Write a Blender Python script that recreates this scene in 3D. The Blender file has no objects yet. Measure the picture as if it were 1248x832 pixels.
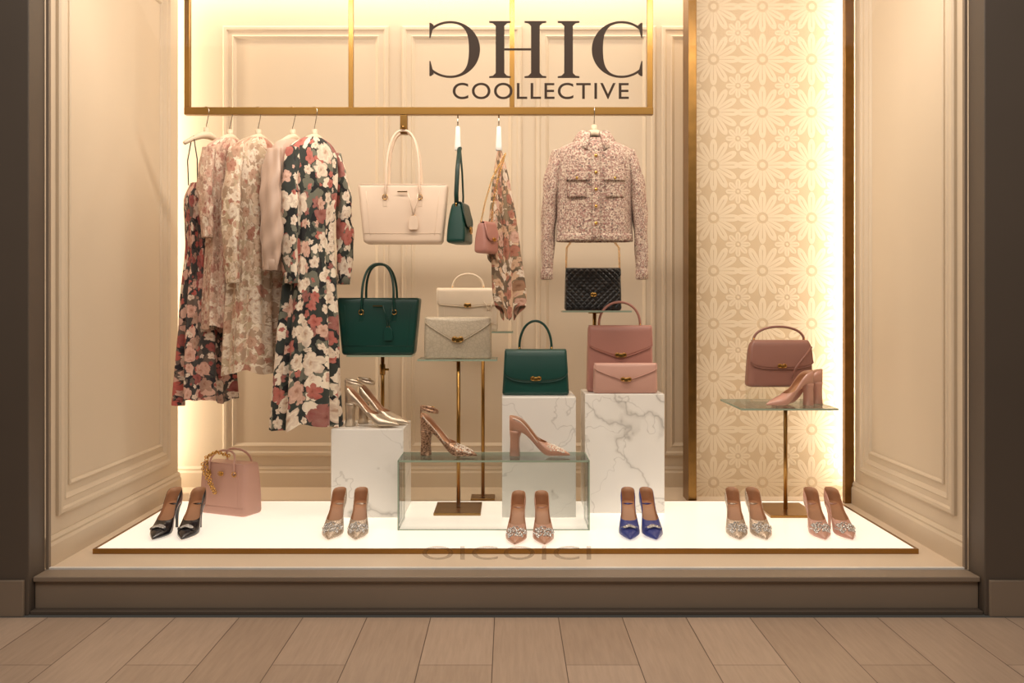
import bpy, bmesh, math, random
from mathutils import Vector, Matrix
random.seed(7)
S = bpy.context.scene
PI = math.pi

# ------------------------------------------------------------------ materials
class N:
    def __init__(s, name):
        s.m = bpy.data.materials.new(name); s.m.use_nodes = True
        s.t = s.m.node_tree; s.b = s.t.nodes['Principled BSDF']; s.out = s.t.nodes['Material Output']
    def n(s, typ, **kw):
        nd = s.t.nodes.new(typ)
        for k, v in kw.items(): setattr(nd, k, v)
        return nd
    def l(s, a, b): s.t.links.new(a, b)
    def setin(s, sock, v):
        if hasattr(v, 'links') or isinstance(v, bpy.types.NodeSocket): s.l(v, sock)
        else: sock.default_value = v
    def mth(s, op, a, b=None, c=None, clamp=False):
        nd = s.n('ShaderNodeMath', operation=op); nd.use_clamp = clamp
        s.setin(nd.inputs[0], a)
        if b is not None: s.setin(nd.inputs[1], b)
        if c is not None: s.setin(nd.inputs[2], c)
        return nd.outputs[0]
    def vm(s, op, a, b=None):
        nd = s.n('ShaderNodeVectorMath', operation=op)
        s.setin(nd.inputs[0], a)
        if b is not None: s.setin(nd.inputs[1], b)
        return nd.outputs['Value'] if op in ('LENGTH', 'DOT_PRODUCT') else nd.outputs[0]
    def mix(s, f, a, b, bt='MIX'):
        nd = s.n('ShaderNodeMix', data_type='RGBA', blend_type=bt)
        s.setin(nd.inputs[0], f); s.setin(nd.inputs[6], a if not isinstance(a, tuple) else c4(a)); s.setin(nd.inputs[7], b if not isinstance(b, tuple) else c4(b))
        return nd.outputs[2]
    def ramp(s, f, stops, const=False):
        nd = s.n('ShaderNodeValToRGB'); r = nd.color_ramp
        if const: r.interpolation = 'CONSTANT'
        while len(r.elements) < len(stops): r.elements.new(0.5)
        for e, (p, c) in zip(r.elements, stops): e.position = p; e.color = c4(c)
        s.l(f, nd.inputs[0]); return nd.outputs[0]
    def co(s, kind='Object'): return s.n('ShaderNodeTexCoord').outputs[kind]
    def noise(s, vec, scale, detail=3, rough=.5, out='Fac'):
        nd = s.n('ShaderNodeTexNoise'); nd.inputs['Scale'].default_value = scale
        nd.inputs['Detail'].default_value = detail; nd.inputs['Roughness'].default_value = rough
        s.l(vec, nd.inputs['Vector']); return nd.outputs[out]
    def bump(s, h, strength=.3, dist=.002):
        nd = s.n('ShaderNodeBump'); nd.inputs['Strength'].default_value = strength
        nd.inputs['Distance'].default_value = dist; s.l(h, nd.inputs['Height']); s.l(nd.outputs[0], s.b.inputs['Normal'])
    def p(s, **kw):
        for k, v in kw.items(): s.setin(s.b.inputs[k.replace('_', ' ')], v)

def c4(c): return (c[0], c[1], c[2], 1.0)
def srgb(r, g, b):
    f = lambda v: (v/255/12.92) if v/255 <= .04045 else ((v/255+.055)/1.055)**2.4
    return (f(r), f(g), f(b))

def simple(name, col, rough=.5, metal=0, var=.06, vs=6, bs=0, bscale=300, bd=.001, sheen=0, coat=0):
    m = N(name); co = m.co()
    nz = m.noise(co, vs, 2)
    lo = tuple(c*(1-var) for c in col); hi = tuple(min(1, c*(1+var)) for c in col)
    m.p(Base_Color=m.ramp(nz, [(.3, lo), (.7, hi)]), Roughness=rough, Metallic=metal)
    if bs: m.bump(m.noise(co, bscale, 3), bs, bd)
    if sheen: m.p(Sheen_Weight=sheen)
    if coat: m.p(Coat_Weight=coat, Coat_Roughness=.15)
    return m.m

def leather(name, col, rough=.38): return simple(name, col, rough, 0, .06, 5, .35, 420, .0008)

BRASS = simple('brass', srgb(156, 118, 64), .28, 1, .08, 3)
BRASSD = simple('brass_brushed', srgb(136, 102, 56), .36, 1, .12, 20)
GOLD = simple('gold_hardware', srgb(214, 170, 96), .2, 1)
WALL = simple('wall_paint_cream', srgb(214, 198, 176), .55, 0, .02, 2, .06, 90, .001)
FLOORIN = simple('display_floor_cream', srgb(224, 206, 184), .4, 0, .03, 3)
FACADE = simple('facade_taupe_paint', srgb(140, 124, 108), .5, 0, .05, 2)
FACADED = simple('facade_dark_paint', srgb(94, 83, 73), .5, 0, .05, 2)
HANG = simple('hanger_cream_wood', srgb(222, 202, 176), .4)
STEEL = simple('polished_steel', (.6, .56, .5), .25, 1)
WHITE = simple('white_clip_enamel', (.85, .82, .78), .3)
PINK = leather('leather_rose', srgb(178, 124, 112))
PINKL = leather('leather_light_pink', srgb(198, 154, 140))
BLUSH = leather('leather_blush', srgb(228, 204, 182))
CREAM = leather('leather_cream', srgb(236, 220, 198))
GREEN = leather('leather_emerald', srgb(6, 60, 52), .36)
GREEND = leather('leather_dark_emerald', srgb(2, 44, 36), .4)
MAUVE = leather('leather_mauve', srgb(146, 102, 90))
BLACKL = leather('leather_black', srgb(22, 20, 22), .3)
BLUE = simple('satin_cobalt', srgb(16, 40, 130), .3, 0, .08, 8, sheen=.3)
NAVY = simple('patent_black', srgb(16, 16, 24), .16, coat=.6)
NUDE = simple('leather_nude', srgb(184, 138, 116), .28, coat=.3)
NUDE2 = simple('patent_blush', srgb(194, 146, 130), .22, coat=.5)
TAN = simple('shoe_lining_tan', srgb(180, 132, 98), .45)
SILVER = simple('metallic_champagne', srgb(206, 190, 170), .28, .7, .1, 30)
GLIT = N('glitter_silver'); _v = GLIT.n('ShaderNodeTexVoronoi'); _v.inputs['Scale'].default_value = 500; GLIT.l(GLIT.co(), _v.inputs['Vector'])
GLIT.p(Base_Color=GLIT.ramp(_v.outputs['Color'], [(.2, srgb(140, 120, 104)), (.8, srgb(232, 216, 198))]), Metallic=.6, Roughness=.35); GLIT.bump(_v.outputs['Distance'], .6, .001); GLIT = GLIT.m
BRONZE = N('glitter_bronze'); _v = BRONZE.n('ShaderNodeTexVoronoi'); _v.inputs['Scale'].default_value = 260; BRONZE.l(BRONZE.co(), _v.inputs['Vector'])
BRONZE.p(Base_Color=BRONZE.ramp(_v.outputs['Color'], [(.2, srgb(96, 66, 50)), (.8, srgb(206, 166, 136))]), Metallic=.45, Roughness=.35); BRONZE = BRONZE.m
m = N('crystal'); g_ = m.n('ShaderNodeNewGeometry'); m.p(Base_Color=m.ramp(m.noise(g_.outputs['Position'], 400, 1), [(.35, (.12, .11, .11)), (.5, (.7, .68, .66)), (.65, (1, 1, 1))]), Metallic=.6, Roughness=.08); CRYST = m.m
PEARL = simple('pearl', (.86, .78, .68), .15, .2)
LETTER = simple('vinyl_dark_brown', srgb(80, 54, 30), .4)
m = N('letter_reflection_brown'); m.p(Base_Color=c4(srgb(130, 96, 62)), Roughness=.5, Alpha=.22); LETTER_REFL = m.m  # see-through brown for the painted reflection of the lettering

m = N('leather_croc_ivory'); co = m.co(); v = m.n('ShaderNodeTexVoronoi', feature='DISTANCE_TO_EDGE'); v.inputs['Scale'].default_value = 60
m.l(co, v.inputs['Vector']); h = m.mth('MINIMUM', v.outputs['Distance'], .18)
m.p(Base_Color=m.ramp(h, [(0, srgb(186, 172, 150)), (.12, srgb(200, 186, 164))]), Roughness=.3, Metallic=.15); m.bump(h, .5, .003); CROC = m.m
m = N('leather_quilted_black'); co = m.co(); sp = m.n('ShaderNodeSeparateXYZ'); m.l(co, sp.inputs[0])
a = m.mth('MULTIPLY', m.mth('ADD', sp.outputs[0], sp.outputs[2]), 110.); b = m.mth('MULTIPLY', m.mth('SUBTRACT', sp.outputs[0], sp.outputs[2]), 110.)
h = m.mth('MINIMUM', m.mth('ABSOLUTE', m.mth('SINE', a)), m.mth('ABSOLUTE', m.mth('SINE', b)))
m.p(Base_Color=m.ramp(h, [(0, (.004, .004, .004)), (.25, (.014, .013, .014))]), Roughness=.3); m.bump(h, .7, .004); QUILT = m.m

# marble
m = N('marble_white'); co = m.n('ShaderNodeNewGeometry').outputs['Position']
d = m.noise(co, 1.8, 5, .55, 'Color'); w = m.vm('ADD', co, m.vm('MULTIPLY', d, (.7, .7, .7)))
v1 = m.mth('ABSOLUTE', m.mth('SUBTRACT', m.noise(w, 1.9, 2, .5), .5)); v2 = m.mth('ABSOLUTE', m.mth('SUBTRACT', m.noise(w, 4.2, 2, .5), .5))
f1 = m.ramp(v1, [(0, (.5, .49, .48)), (.004, (.76, .75, .74)), (.016, (.96, .96, .96)), (.05, (1, 1, 1))]); f2 = m.ramp(v2, [(0, (.66, .65, .64)), (.008, (1, 1, 1))])
base = m.mix(m.noise(co, 3, 2), srgb(236, 232, 226), srgb(250, 248, 244))
m.p(Base_Color=m.mix(.7, m.mix(.8, base, f1, 'MULTIPLY'), f2, 'MULTIPLY'), Roughness=.22); MARBLE = m.m

m = N('lightbox_acrylic'); m.p(Base_Color=(.86, .82, .76, 1), Roughness=.25, Emission_Color=c4((1, .89, .74)), Emission_Strength=.62); LBOX = m.m

def glassmat(name, tint, gl=.06):
    m = N(name); t = m.t; t.nodes.remove(m.b)
    tr = m.n('ShaderNodeBsdfTransparent'); tr.inputs[0].default_value = c4(tint)
    g = m.n('ShaderNodeBsdfGlossy'); g.inputs['Roughness'].default_value = .03
    fr = m.n('ShaderNodeFresnel'); fr.inputs['IOR'].default_value = 1.45
    mx = m.n('ShaderNodeMixShader'); m.l(m.mth('MULTIPLY', fr.outputs[0], gl), mx.inputs[0]); m.l(tr.outputs[0], mx.inputs[1]); m.l(g.outputs[0], mx.inputs[2])
    m.l(mx.outputs[0], m.out.inputs[0]); return m.m
GLASS = glassmat('clear_glass', (.965, .975, .965), .9)
WGLASS = glassmat('window_glass', (.99, .99, .985), .35)
GEDGE = simple('glass_polished_edge', srgb(160, 178, 160), .15, .1)

# patterned wall
m = N('floral_damask_wallcovering'); co = m.n('ShaderNodeNewGeometry').outputs['Position']; sp = m.n('ShaderNodeSeparateXYZ'); m.l(co, sp.inputs[0])
def flowerfield(m, sx, sz, ox, oz, npet, R):
    u = m.mth('DIVIDE', m.mth('ADD', sp.outputs[0], ox), sx); w = m.mth('DIVIDE', m.mth('ADD', sp.outputs[2], oz), sz)
    fu = m.mth('SUBTRACT', m.mth('FRACT', u), .5); fw = m.mth('MULTIPLY', m.mth('SUBTRACT', m.mth('FRACT', w), .5), sz/sx)
    ang = m.mth('ARCTAN2', fw, fu); r = m.mth('SQRT', m.mth('ADD', m.mth('MULTIPLY', fu, fu), m.mth('MULTIPLY', fw, fw)))
    c = m.mth('POWER', m.mth('ABSOLUTE', m.mth('COSINE', m.mth('MULTIPLY', ang, npet/2))), .45)
    lim = m.mth('MULTIPLY', m.mth('MULTIPLY_ADD', c, .8, .2), R)
    pet = m.mth('MULTIPLY', m.mth('SUBTRACT', lim, r), 60., clamp=True)
    hole = m.mth('MULTIPLY', m.mth('SUBTRACT', r, R*.2), 60., clamp=True)
    cen = m.mth('MULTIPLY', m.mth('SUBTRACT', R*.13, r), 60., clamp=True)
    slit = m.mth('MULTIPLY', m.mth('SUBTRACT', m.mth('ABSOLUTE', m.mth('SINE', m.mth('MULTIPLY', ang, npet/2))), .12), 12., clamp=True)
    slit = m.mth('MAXIMUM', slit, m.mth('MULTIPLY', m.mth('SUBTRACT', r, R*.75), 30., clamp=True))
    return m.mth('MAXIMUM', m.mth('MULTIPLY', m.mth('MULTIPLY', pet, hole), slit), cen)
fa = flowerfield(m, .25, .27, -.92, -.06, 12, .54); fb = flowerfield(m, .25, .27, -.795, -.195, 8, .26)
ff = m.mth('MAXIMUM', fa, fb, clamp=True)
m.p(Base_Color=m.mix(ff, srgb(216, 194, 162), srgb(234, 217, 190)), Roughness=.5); m.bump(ff, .4, .003); PATT = m.m

# wood floor
m = N('oak_plank_floor'); co = m.n('ShaderNodeNewGeometry').outputs['Position']
mp = m.n('ShaderNodeMapping'); mp.inputs['Rotation'].default_value = (0, 0, PI/2); mp.inputs['Location'].default_value = (.3, .05, 0); m.l(co, mp.inputs[0])
br = m.n('ShaderNodeTexBrick'); m.l(mp.outputs[0], br.inputs['Vector']); br.inputs['Scale'].default_value = 1
br.inputs['Brick Width'].default_value = 2.6; br.inputs['Row Height'].default_value = .225; br.inputs['Mortar Size'].default_value = .0016
br.inputs['Mortar Smooth'].default_value = .3
br.offset = .37
br.inputs['Color1'].default_value = c4(srgb(190, 166, 146)); br.inputs['Color2'].default_value = c4(srgb(174, 150, 130)); br.inputs['Mortar'].default_value = c4(srgb(84, 64, 52))
st = m.vm('MULTIPLY', co, (22., 1.6, 1.)); gr = m.noise(st, 3, 6, .6)
gm = m.mix(.55, br.outputs[0], m.ramp(gr, [(.3, (.72, .70, .68)), (.65, (1, 1, 1))]), 'MULTIPLY')
m.p(Base_Color=gm, Roughness=.42); m.bump(m.mth('ADD', gr, m.mth('MULTIPLY', br.outputs[1], -2.)), .25, .003); WOOD = m.m

# floral fabrics
def floral(name, base, pal, leaf, sc=9., R=.05, R2=.022, rough=.75, lace=0):
    m = N(name); uv = m.co('UV'); d = m.noise(uv, 16, 3, .6, 'Color')
    w = m.vm('ADD', uv, m.vm('MULTIPLY', m.vm('SUBTRACT', d, (.5, .5, .5)), (.045, .045, 0)))
    nz = m.noise(uv, 38, 3, .6)
    def vor(scale, off, npet, RR, ph):
        q = m.vm('ADD', w, off)
        v = m.n('ShaderNodeTexVoronoi', voronoi_dimensions='2D'); v.inputs['Scale'].default_value = scale; v.inputs['Randomness'].default_value = .85
        m.l(q, v.inputs['Vector']); df = m.vm('SUBTRACT', q, v.outputs['Position']); s3 = m.n('ShaderNodeSeparateXYZ'); m.l(df, s3.inputs[0])
        r = m.mth('SQRT', m.mth('ADD', m.mth('MULTIPLY', s3.outputs[0], s3.outputs[0]), m.mth('MULTIPLY', s3.outputs[1], s3.outputs[1])))
        cs = m.n('ShaderNodeSeparateColor'); m.l(v.outputs['Color'], cs.inputs[0])
        a = m.mth('ADD', m.mth('ARCTAN2', s3.outputs[1], s3.outputs[0]), m.mth('MULTIPLY', cs.outputs[1], 6.28))
        c = m.mth('ABSOLUTE', m.mth('COSINE', m.mth('MULTIPLY', a, npet/2)))
        c = m.mth('POWER', c, .6)
        lim = m.mth('MULTIPLY', m.mth('MULTIPLY_ADD', c, .4, .6), RR)
        lim = m.mth('MULTIPLY', lim, m.mth('MULTIPLY_ADD', cs.outputs[2], .7, .5))
        mask = m.mth('MULTIPLY', m.mth('SUBTRACT', lim, r), 700., clamp=True)
        rel = m.mth('DIVIDE', r, lim)
        swirl = m.mth('SINE', m.mth('ADD', m.mth('MULTIPLY', rel, 13.), m.mth('MULTIPLY', a, 2.)))
        return mask, rel, cs.outputs[0], swirl
    m2, r2, c2, _ = vor(sc*1.9, (.33, .71, 0), 2, R2*1.6, 0)
    m3, r3, c3, _ = vor(sc*1.5, (.13, .21, 0), 3, R2*1.8, 0)
    m1, r1, c1, sw = vor(sc, (0, 0, 0), 5, R, 1)
    m4, r4, c4_, sw4 = vor(sc*1.7, (.57, .37, 0), 5, R*.45, 1)
    col = m.mix(m2, base, m.ramp(c2, [(0, leaf[0]), (.5, leaf[1])], True))
    col = m.mix(m3, col, m.ramp(c3, [(0, leaf[1]), (.45, pal[0]), (.8, leaf[0])], True))
    n = len(pal)
    shs = [(0, (.42, .26, .18)), (.12, (.6, .42, .34)), (.2, (.8, .72, .68)), (.6, (1, 1, 1)), (.95, (.86, .8, .78))]
    for mk_, rr, cc, s_, pl in ((m4, r4, c4_, sw4, pal[::-1]), (m1, r1, c1, sw, pal)):
        pc = m.ramp(cc, [(i/n, pl[i]) for i in range(n)], True)
        pc = m.mix(m.mth('MULTIPLY_ADD', s_, .12, .12), pc, tuple(c*.55 for c in pal[1]))
        pc = m.mix(m.mth('MULTIPLY', nz, .3), pc, pal[0])
        col = m.mix(mk_, col, m.mix(.8, pc, m.ramp(rr, shs), 'MULTIPLY'))
    m.p(Base_Color=col, Roughness=rough, Sheen_Weight=.1)
    if lace: m.bump(m.noise(uv, 220, 2), .5, .002)
    else: m.bump(m.noise(uv, 700, 2), .15, .0005)
    return m.m
COR = srgb(180, 66, 58); BL = srgb(214, 172, 154); CR = srgb(238, 224, 204); RD = srgb(140, 44, 46)
FL_DARK = floral('fabric_floral_black', srgb(18, 18, 22), [CR, COR, CR, BL, RD, CR, COR], [srgb(112, 112, 98), srgb(44, 50, 46)], 9.5, .05, .022)
FL_DARK2 = floral('fabric_floral_charcoal', srgb(30, 24, 30), [BL, COR, srgb(176, 144, 124), CR, RD], [srgb(104, 88, 78), srgb(60, 56, 54)], 14, .034, .018)
FL_CREAM = floral('fabric_lace_blush_floral', srgb(232, 216, 194), [srgb(220, 194, 168), srgb(178, 118, 98), CR, srgb(200, 160, 136), CR], [srgb(194, 172, 144), srgb(176, 148, 124)], 15, .032, .014, .8, 1)
FL_PALE = floral('fabric_pink_ditsy', srgb(220, 196, 176), [srgb(210, 178, 156), srgb(172, 116, 102), CR, BL], [srgb(166, 132, 114), srgb(194, 162, 142)], 24, .02, .011)
FL_SCARF = floral('fabric_floral_ivory', srgb(234, 218, 194), [srgb(212, 176, 144), srgb(172, 104, 84), srgb(150, 110, 80), BL, CR], [srgb(136, 116, 90), srgb(108, 88, 68)], 18, .028, .016)
SATIN = simple('fabric_mauve_satin', srgb(190, 162, 144), .42, 0, .05, 4, sheen=.2)
# tweed: woven slubs of several yarns
m = N('fabric_tweed'); uv = m.co('UV')
wv = m.vm('ADD', uv, m.vm('MULTIPLY', m.vm('SUBTRACT', m.noise(uv, 160, 3, .7, 'Color'), (.5, .5, .5)), (.012, .012, 0)))
v = m.n('ShaderNodeTexVoronoi', voronoi_dimensions='2D'); v.inputs['Scale'].default_value = 230; v.inputs['Randomness'].default_value = 1.; m.l(wv, v.inputs['Vector'])
cs = m.n('ShaderNodeSeparateColor'); m.l(v.outputs['Color'], cs.inputs[0])
col = m.ramp(cs.outputs[0], [(0, srgb(148, 110, 100)), (.18, srgb(210, 188, 168)), (.40, srgb(178, 142, 128)), (.60, srgb(92, 68, 66)), (.70, srgb(226, 208, 188)), (.86, srgb(168, 116, 108))], True)
sp = m.n('ShaderNodeSeparateXYZ'); m.l(uv, sp.inputs[0])
lines = m.mth('MULTIPLY', m.mth('ADD', m.mth('SINE', m.mth('MULTIPLY', sp.outputs[1], 420.)), m.mth('SINE', m.mth('MULTIPLY', sp.outputs[0], 420.))), .5)
col = m.mix(m.mth('MULTIPLY_ADD', lines, .12, .14), col, srgb(226, 206, 188))
m.p(Base_Color=col, Roughness=.9, Sheen_Weight=.05); m.bump(v.outputs['Distance'], .6, .003); TWEED = m.m

# ------------------------------------------------------------------ geometry helpers
def empty(name, loc=(0, 0, 0), rz=0, ry=0, rx=0, sc=1):
    e = bpy.data.objects.new(name, None); S.collection.objects.link(e)
    e.empty_display_size = .05; e.location = loc; e.rotation_euler = (rx, ry, rz); e.scale = (sc, sc, sc); return e

def mk(name, verts, faces, mats, parent=None, smooth=True, uvs=None, merge=0, recalc=True):
    me = bpy.data.meshes.new(name); me.from_pydata([tuple(v) for v in verts], [], faces)
    if not isinstance(mats, (list, tuple)): mats = [mats]
    for mt in mats: me.materials.append(mt)
    if uvs:
        ul = me.uv_layers.new(name='UVMap')
        for p in me.polygons:
            for li in p.loop_indices:
                ul.data[li].uv = uvs[me.loops[li].vertex_index]
    bm = bmesh.new(); bm.from_mesh(me)
    if merge: bmesh.ops.remove_doubles(bm, verts=bm.verts, dist=merge)
    if recalc: bmesh.ops.recalc_face_normals(bm, faces=bm.faces)
    for f in bm.faces: f.smooth = smooth
    bm.to_mesh(me); bm.free()
    o = bpy.data.objects.new(name, me); S.collection.objects.link(o)
    if parent: o.parent = parent
    return o

def solid(o, t, off=0, mo=0):
    s = o.modifiers.new('s', 'SOLIDIFY'); s.thickness = t; s.offset = off; s.material_offset = mo
    return o

def bev(o, w, seg=2):
    b = o.modifiers.new('b', 'BEVEL'); b.width = w; b.segments = seg; b.limit_method = 'ANGLE'; b.angle_limit = .6
    return o

def box(name, x0, x1, y0, y1, z0, z1, mat, parent=None, bv=0):
    v = [(x, y, z) for z in (z0, z1) for y in (y0, y1) for x in (x0, x1)]
    f = [(0, 1, 3, 2), (4, 6, 7, 5), (0, 4, 5, 1), (2, 3, 7, 6), (0, 2, 6, 4), (1, 5, 7, 3)]
    o = mk(name, v, f, mat, parent, smooth=False)
    if bv: bev(o, bv)
    return o

def loft(name, rings, mat, parent=None, closed=True, cap=(True, True), smooth=True, uvs=None, merge=0, extra=None):
    n = len(rings[0]); V = [p for r in rings for p in r]; F = []
    for i in range(len(rings)-1):
        for j in range(n if closed else n-1):
            a = i*n+j; b = i*n+(j+1) % n
            F.append((a, b, b+n, a+n))
    if closed and cap[0]: F.append(tuple(range(n))[::-1])
    if closed and cap[1]: F.append(tuple(range((len(rings)-1)*n, len(rings)*n)))
    if extra: F += extra
    return mk(name, V, F, mat, parent, smooth, uvs, merge)

def tube_geo(pts, r, n=8, closed=False, flat=1):
    pts = [Vector(p) for p in pts]; V = []; F = []; m = len(pts)
    def tan(i):
        if closed: return (pts[(i+1) % m]-pts[i-1]).normalized()
        return (pts[min(i+1, m-1)]-pts[max(i-1, 0)]).normalized()
    t = tan(0); up = Vector((0, 1, 0)) if abs(t.y) < .8 else Vector((0, 0, 1)); nrm = (up-up.dot(t)*t).normalized()
    for i in range(m):
        t = tan(i); nrm = (nrm-nrm.dot(t)*t).normalized(); bi = t.cross(nrm); rr = r[i] if isinstance(r, (list, tuple)) else r
        for j in range(n):
            a = 2*PI*j/n; V.append(pts[i]+nrm*(math.cos(a)*rr*flat)+bi*(math.sin(a)*rr))
    for i in range(m if closed else m-1):
        for j in range(n):
            a = i*n+j; b = i*n+(j+1) % n; k = ((i+1) % m)*n
            F.append((a, b, k+(j+1) % n, k+j))
    if not closed: F.append(tuple(range(n))[::-1]); F.append(tuple(range((m-1)*n, m*n)))
    return V, F

def tube(name, pts, r, mat, parent=None, n=8, closed=False, flat=1):
    V, F = tube_geo(pts, r, n, closed, flat); return mk(name, V, F, mat, parent)

def multi(name, geos, mat, parent=None, smooth=True):
    V = []; F = []
    for v, f in geos:
        o = len(V); V += v; F += [tuple(i+o for i in x) for x in f]
    return mk(name, V, F, mat, parent, smooth)

def ringgeo(c, ax, r, tr, n=14, sq=1):
    c = Vector(c); ax = Vector(ax).normalized(); u = ax.orthogonal().normalized(); w = ax.cross(u)
    return tube_geo([c+u*math.cos(2*PI*i/n)*r*sq+w*math.sin(2*PI*i/n)*r for i in range(n)], tr, 6, True)

def ballgeo(c, r, sub=1):
    bm = bmesh.new(); bmesh.ops.create_icosphere(bm, subdivisions=sub, radius=r, matrix=Matrix.Translation(c))
    v = [x.co.copy() for x in bm.verts]; f = [tuple(y.index for y in x.verts) for x in bm.faces]; bm.free(); return v, f

def boxgeo(x0, x1, y0, y1, z0, z1):
    return ([Vector((x, y, z)) for z in (z0, z1) for y in (y0, y1) for x in (x0, x1)],
            [(0, 1, 3, 2), (4, 6, 7, 5), (0, 4, 5, 1), (2, 3, 7, 6), (0, 2, 6, 4), (1, 5, 7, 3)])

def interp(tab, x):
    if x <= tab[0][0]: return tab[0][1]
    for i in range(len(tab)-1):
        a, b = tab[i], tab[i+1]
        if x <= b[0]:
            p0 = tab[max(i-1, 0)]; p3 = tab[min(i+2, len(tab)-1)]; h = b[0]-a[0]
            t = (x-a[0])/h
            m1 = (b[1]-p0[1])/max(b[0]-p0[0], 1e-6)*h; m2 = (p3[1]-a[1])/max(p3[0]-a[0], 1e-6)*h
            if i == 0: m1 = (b[1]-a[1])
            d = b[1]-a[1]
            if abs(m1) > 3*abs(d): m1 = math.copysign(3*abs(d), m1)
            if abs(m2) > 3*abs(d): m2 = math.copysign(3*abs(d), m2)
            return (2*t**3-3*t*t+1)*a[1]+(t**3-2*t*t+t)*m1+(-2*t**3+3*t*t)*b[1]+(t**3-t*t)*m2
    return tab[-1][1]

def rrect(w, d, r, z, n=4):
    P = []; r = min(r, w/2-.0005, d/2-.0005)
    for cx, cy, a0 in ((w/2-r, d/2-r, 0), (-w/2+r, d/2-r, PI/2), (-w/2+r, -d/2+r, PI), (w/2-r, -d/2+r, 1.5*PI)):
        for i in range(n+1):
            a = a0+PI/2*i/n; P.append(Vector((cx+r*math.cos(a), cy+r*math.sin(a), z)))
    return P

# ------------------------------------------------------------------ room shell
XL, XR = -1.721, 1.703
ZF = .125
ZP = .144
YB = 5.10
CE = 2.88
box('floor', -4, 4, -1.5, 3.34, -.05, 0, WOOD)
box('display_floor', -2.1, 2.1, 3.50, 5.1, .05, ZF, FLOORIN)
box('wall_back', -2.1, 2.1, YB, YB+.1, 0.05, CE, WALL)
box('wall_left', XL-.04, XL, 3.50, 4.93, ZF, CE, WALL)
box('wall_right', XR, XR+.04, 3.50, 4.66, ZF, CE, WALL)
box('wall_left_return', -2.14, -2.1, 3.50, 5.1, 0.05, CE, WALL)
box('wall_right_return', 2.1, 2.14, 3.50, 5.1, 0.05, CE, WALL)
box('ceiling', -2.14, 2.14, 3.50, 5.2, CE, CE+.06, WALL)
box('wall_facade_left', -2.9, -1.702, 3.36, 3.48, 0, 3.1, FACADED, bv=.004)
box('wall_facade_right', 1.687, 2.9, 3.36, 3.48, 0, 3.1, FACADED, bv=.004)
box('wall_facade_header', -1.70, 1.685, 3.38, 3.48, 2.5, 3.1, FACADED)
fb_ = empty('facade_plinth')
box('panel', -1.7, 1.685, 3.40, 3.47, 0.012, .112, FACADE, fb_, .003)
box('cap', -1.7, 1.685, 3.385, 3.482, .112, .130, FACADE, fb_, .003)
box('kick', -1.7, 1.685, 3.365, 3.40, 0.0, .014, FACADED, fb_, .002)
box('baseboard_facade_left', -2.9, -1.715, 3.345, 3.36, 0, .128, FACADE, None, .003)
box('baseboard_facade_right', 1.70, 2.9, 3.345, 3.36, 0, .128, FACADE, None, .003)
wf = empty('window_frame')
box('jamb_left', -1.701, -1.690, 3.482, 3.50, .13, 2.6, FACADE, wf, .001)
box('jamb_right', 1.675, 1.686, 3.482, 3.50, .13, 2.6, FACADE, wf, .001)
box('sill', -1.70, 1.683, 3.483, 3.4995, .126, .136, WHITE, wf, .001)
mk('window_1', [(-1.70, 3.4905, .134), (1.683, 3.4905, .134), (1.683, 3.4905, 2.55), (-1.70, 3.4905, 2.55)], [(0, 1, 2, 3)], WGLASS, smooth=False)

PROF = [(0, 0), (0, .012), (.008, .018), (.02, .018), (.028, .010), (.05, .010), (.056, .014), (.064, .008), (.072, 0)]
def moulding(name, o, u, v, nn, u0, u1, v0, v1, prof=PROF, mat=WALL):
    o, u, v, nn = Vector(o), Vector(u), Vector(v), Vector(nn); R = []
    for d, h in prof:
        R.append([o+u*a+v*b+nn*h for a, b in ((u0+d, v0+d), (u1-d, v0+d), (u1-d, v1-d), (u0+d, v1-d))])
    return loft(name, R, mat, None, True, (False, False), False)
X, Y, Z = (1, 0, 0), (0, 1, 0), (0, 0, 1)
k = 1
PR2 = [(0, 0), (0, .006), (.006, .010), (.012, .006), (.016, 0)]
for (a, b) in ((-1.536, -.645), (-.575, .07), (.145, .79), (.82, 1.5)):
    moulding('trim_%d' % k, (0, YB, 0), X, Z, (0, -1, 0), a, b, .29, 2.60); k += 1
for sx_, nx_, ya, yb in ((XL, 1, 3.60, 4.79), (XR, -1, 3.60, 4.56)):
    moulding('trim_%d' % k, (sx_, 0, 0), Y, Z, (nx_, 0, 0), ya, yb, .30, 2.70); k += 1
    moulding('trim_%d' % k, (sx_, 0, 0), Y, Z, (nx_, 0, 0), ya+.10, yb-.10, .40, 2.60, PR2); k += 1
def baseboard(name, p0, p1, nn, h=.11):
    prof = [(0, 0), (.018, 0), (.018, h*.7), (.012, h*.8), (.014, h*.88), (.006, h), (0, h)]
    p0, p1, nn = Vector(p0), Vector(p1), Vector(nn)
    loft(name, [[p+nn*d+Vector((0, 0, h_)) for d, h_ in prof] for p in (p0, p1)], WALL, None, True, (True, True), False)
baseboard('baseboard_back', (-2.0, YB, ZF), (2.0, YB, ZF), (0, -1, 0))
baseboard('baseboard_left', (XL, 3.52, ZF), (XL, 4.93, ZF), (1, 0, 0))
baseboard('baseboard_right', (XR, 3.52, ZF), (XR, 4.66, ZF), (-1, 0, 0))

pl = empty('light_platform')
box('lightbox', -1.62, 1.596, 3.727, 4.63, ZF, ZP, LBOX, pl)
box('trim_front', -1.632, 1.608, 3.717, 3.727, ZF, ZP+.001, BRASS, pl)
box('trim_l', -1.632, -1.62, 3.727, 4.63, ZF, ZP+.001, BRASS, pl)
box('trim_r', 1.596, 1.608, 3.727, 4.63, ZF, ZP+.001, BRASS, pl)
box('trim_b', -1.632, 1.608, 4.63, 4.64, ZF, ZP+.001, BRASS, pl)

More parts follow.
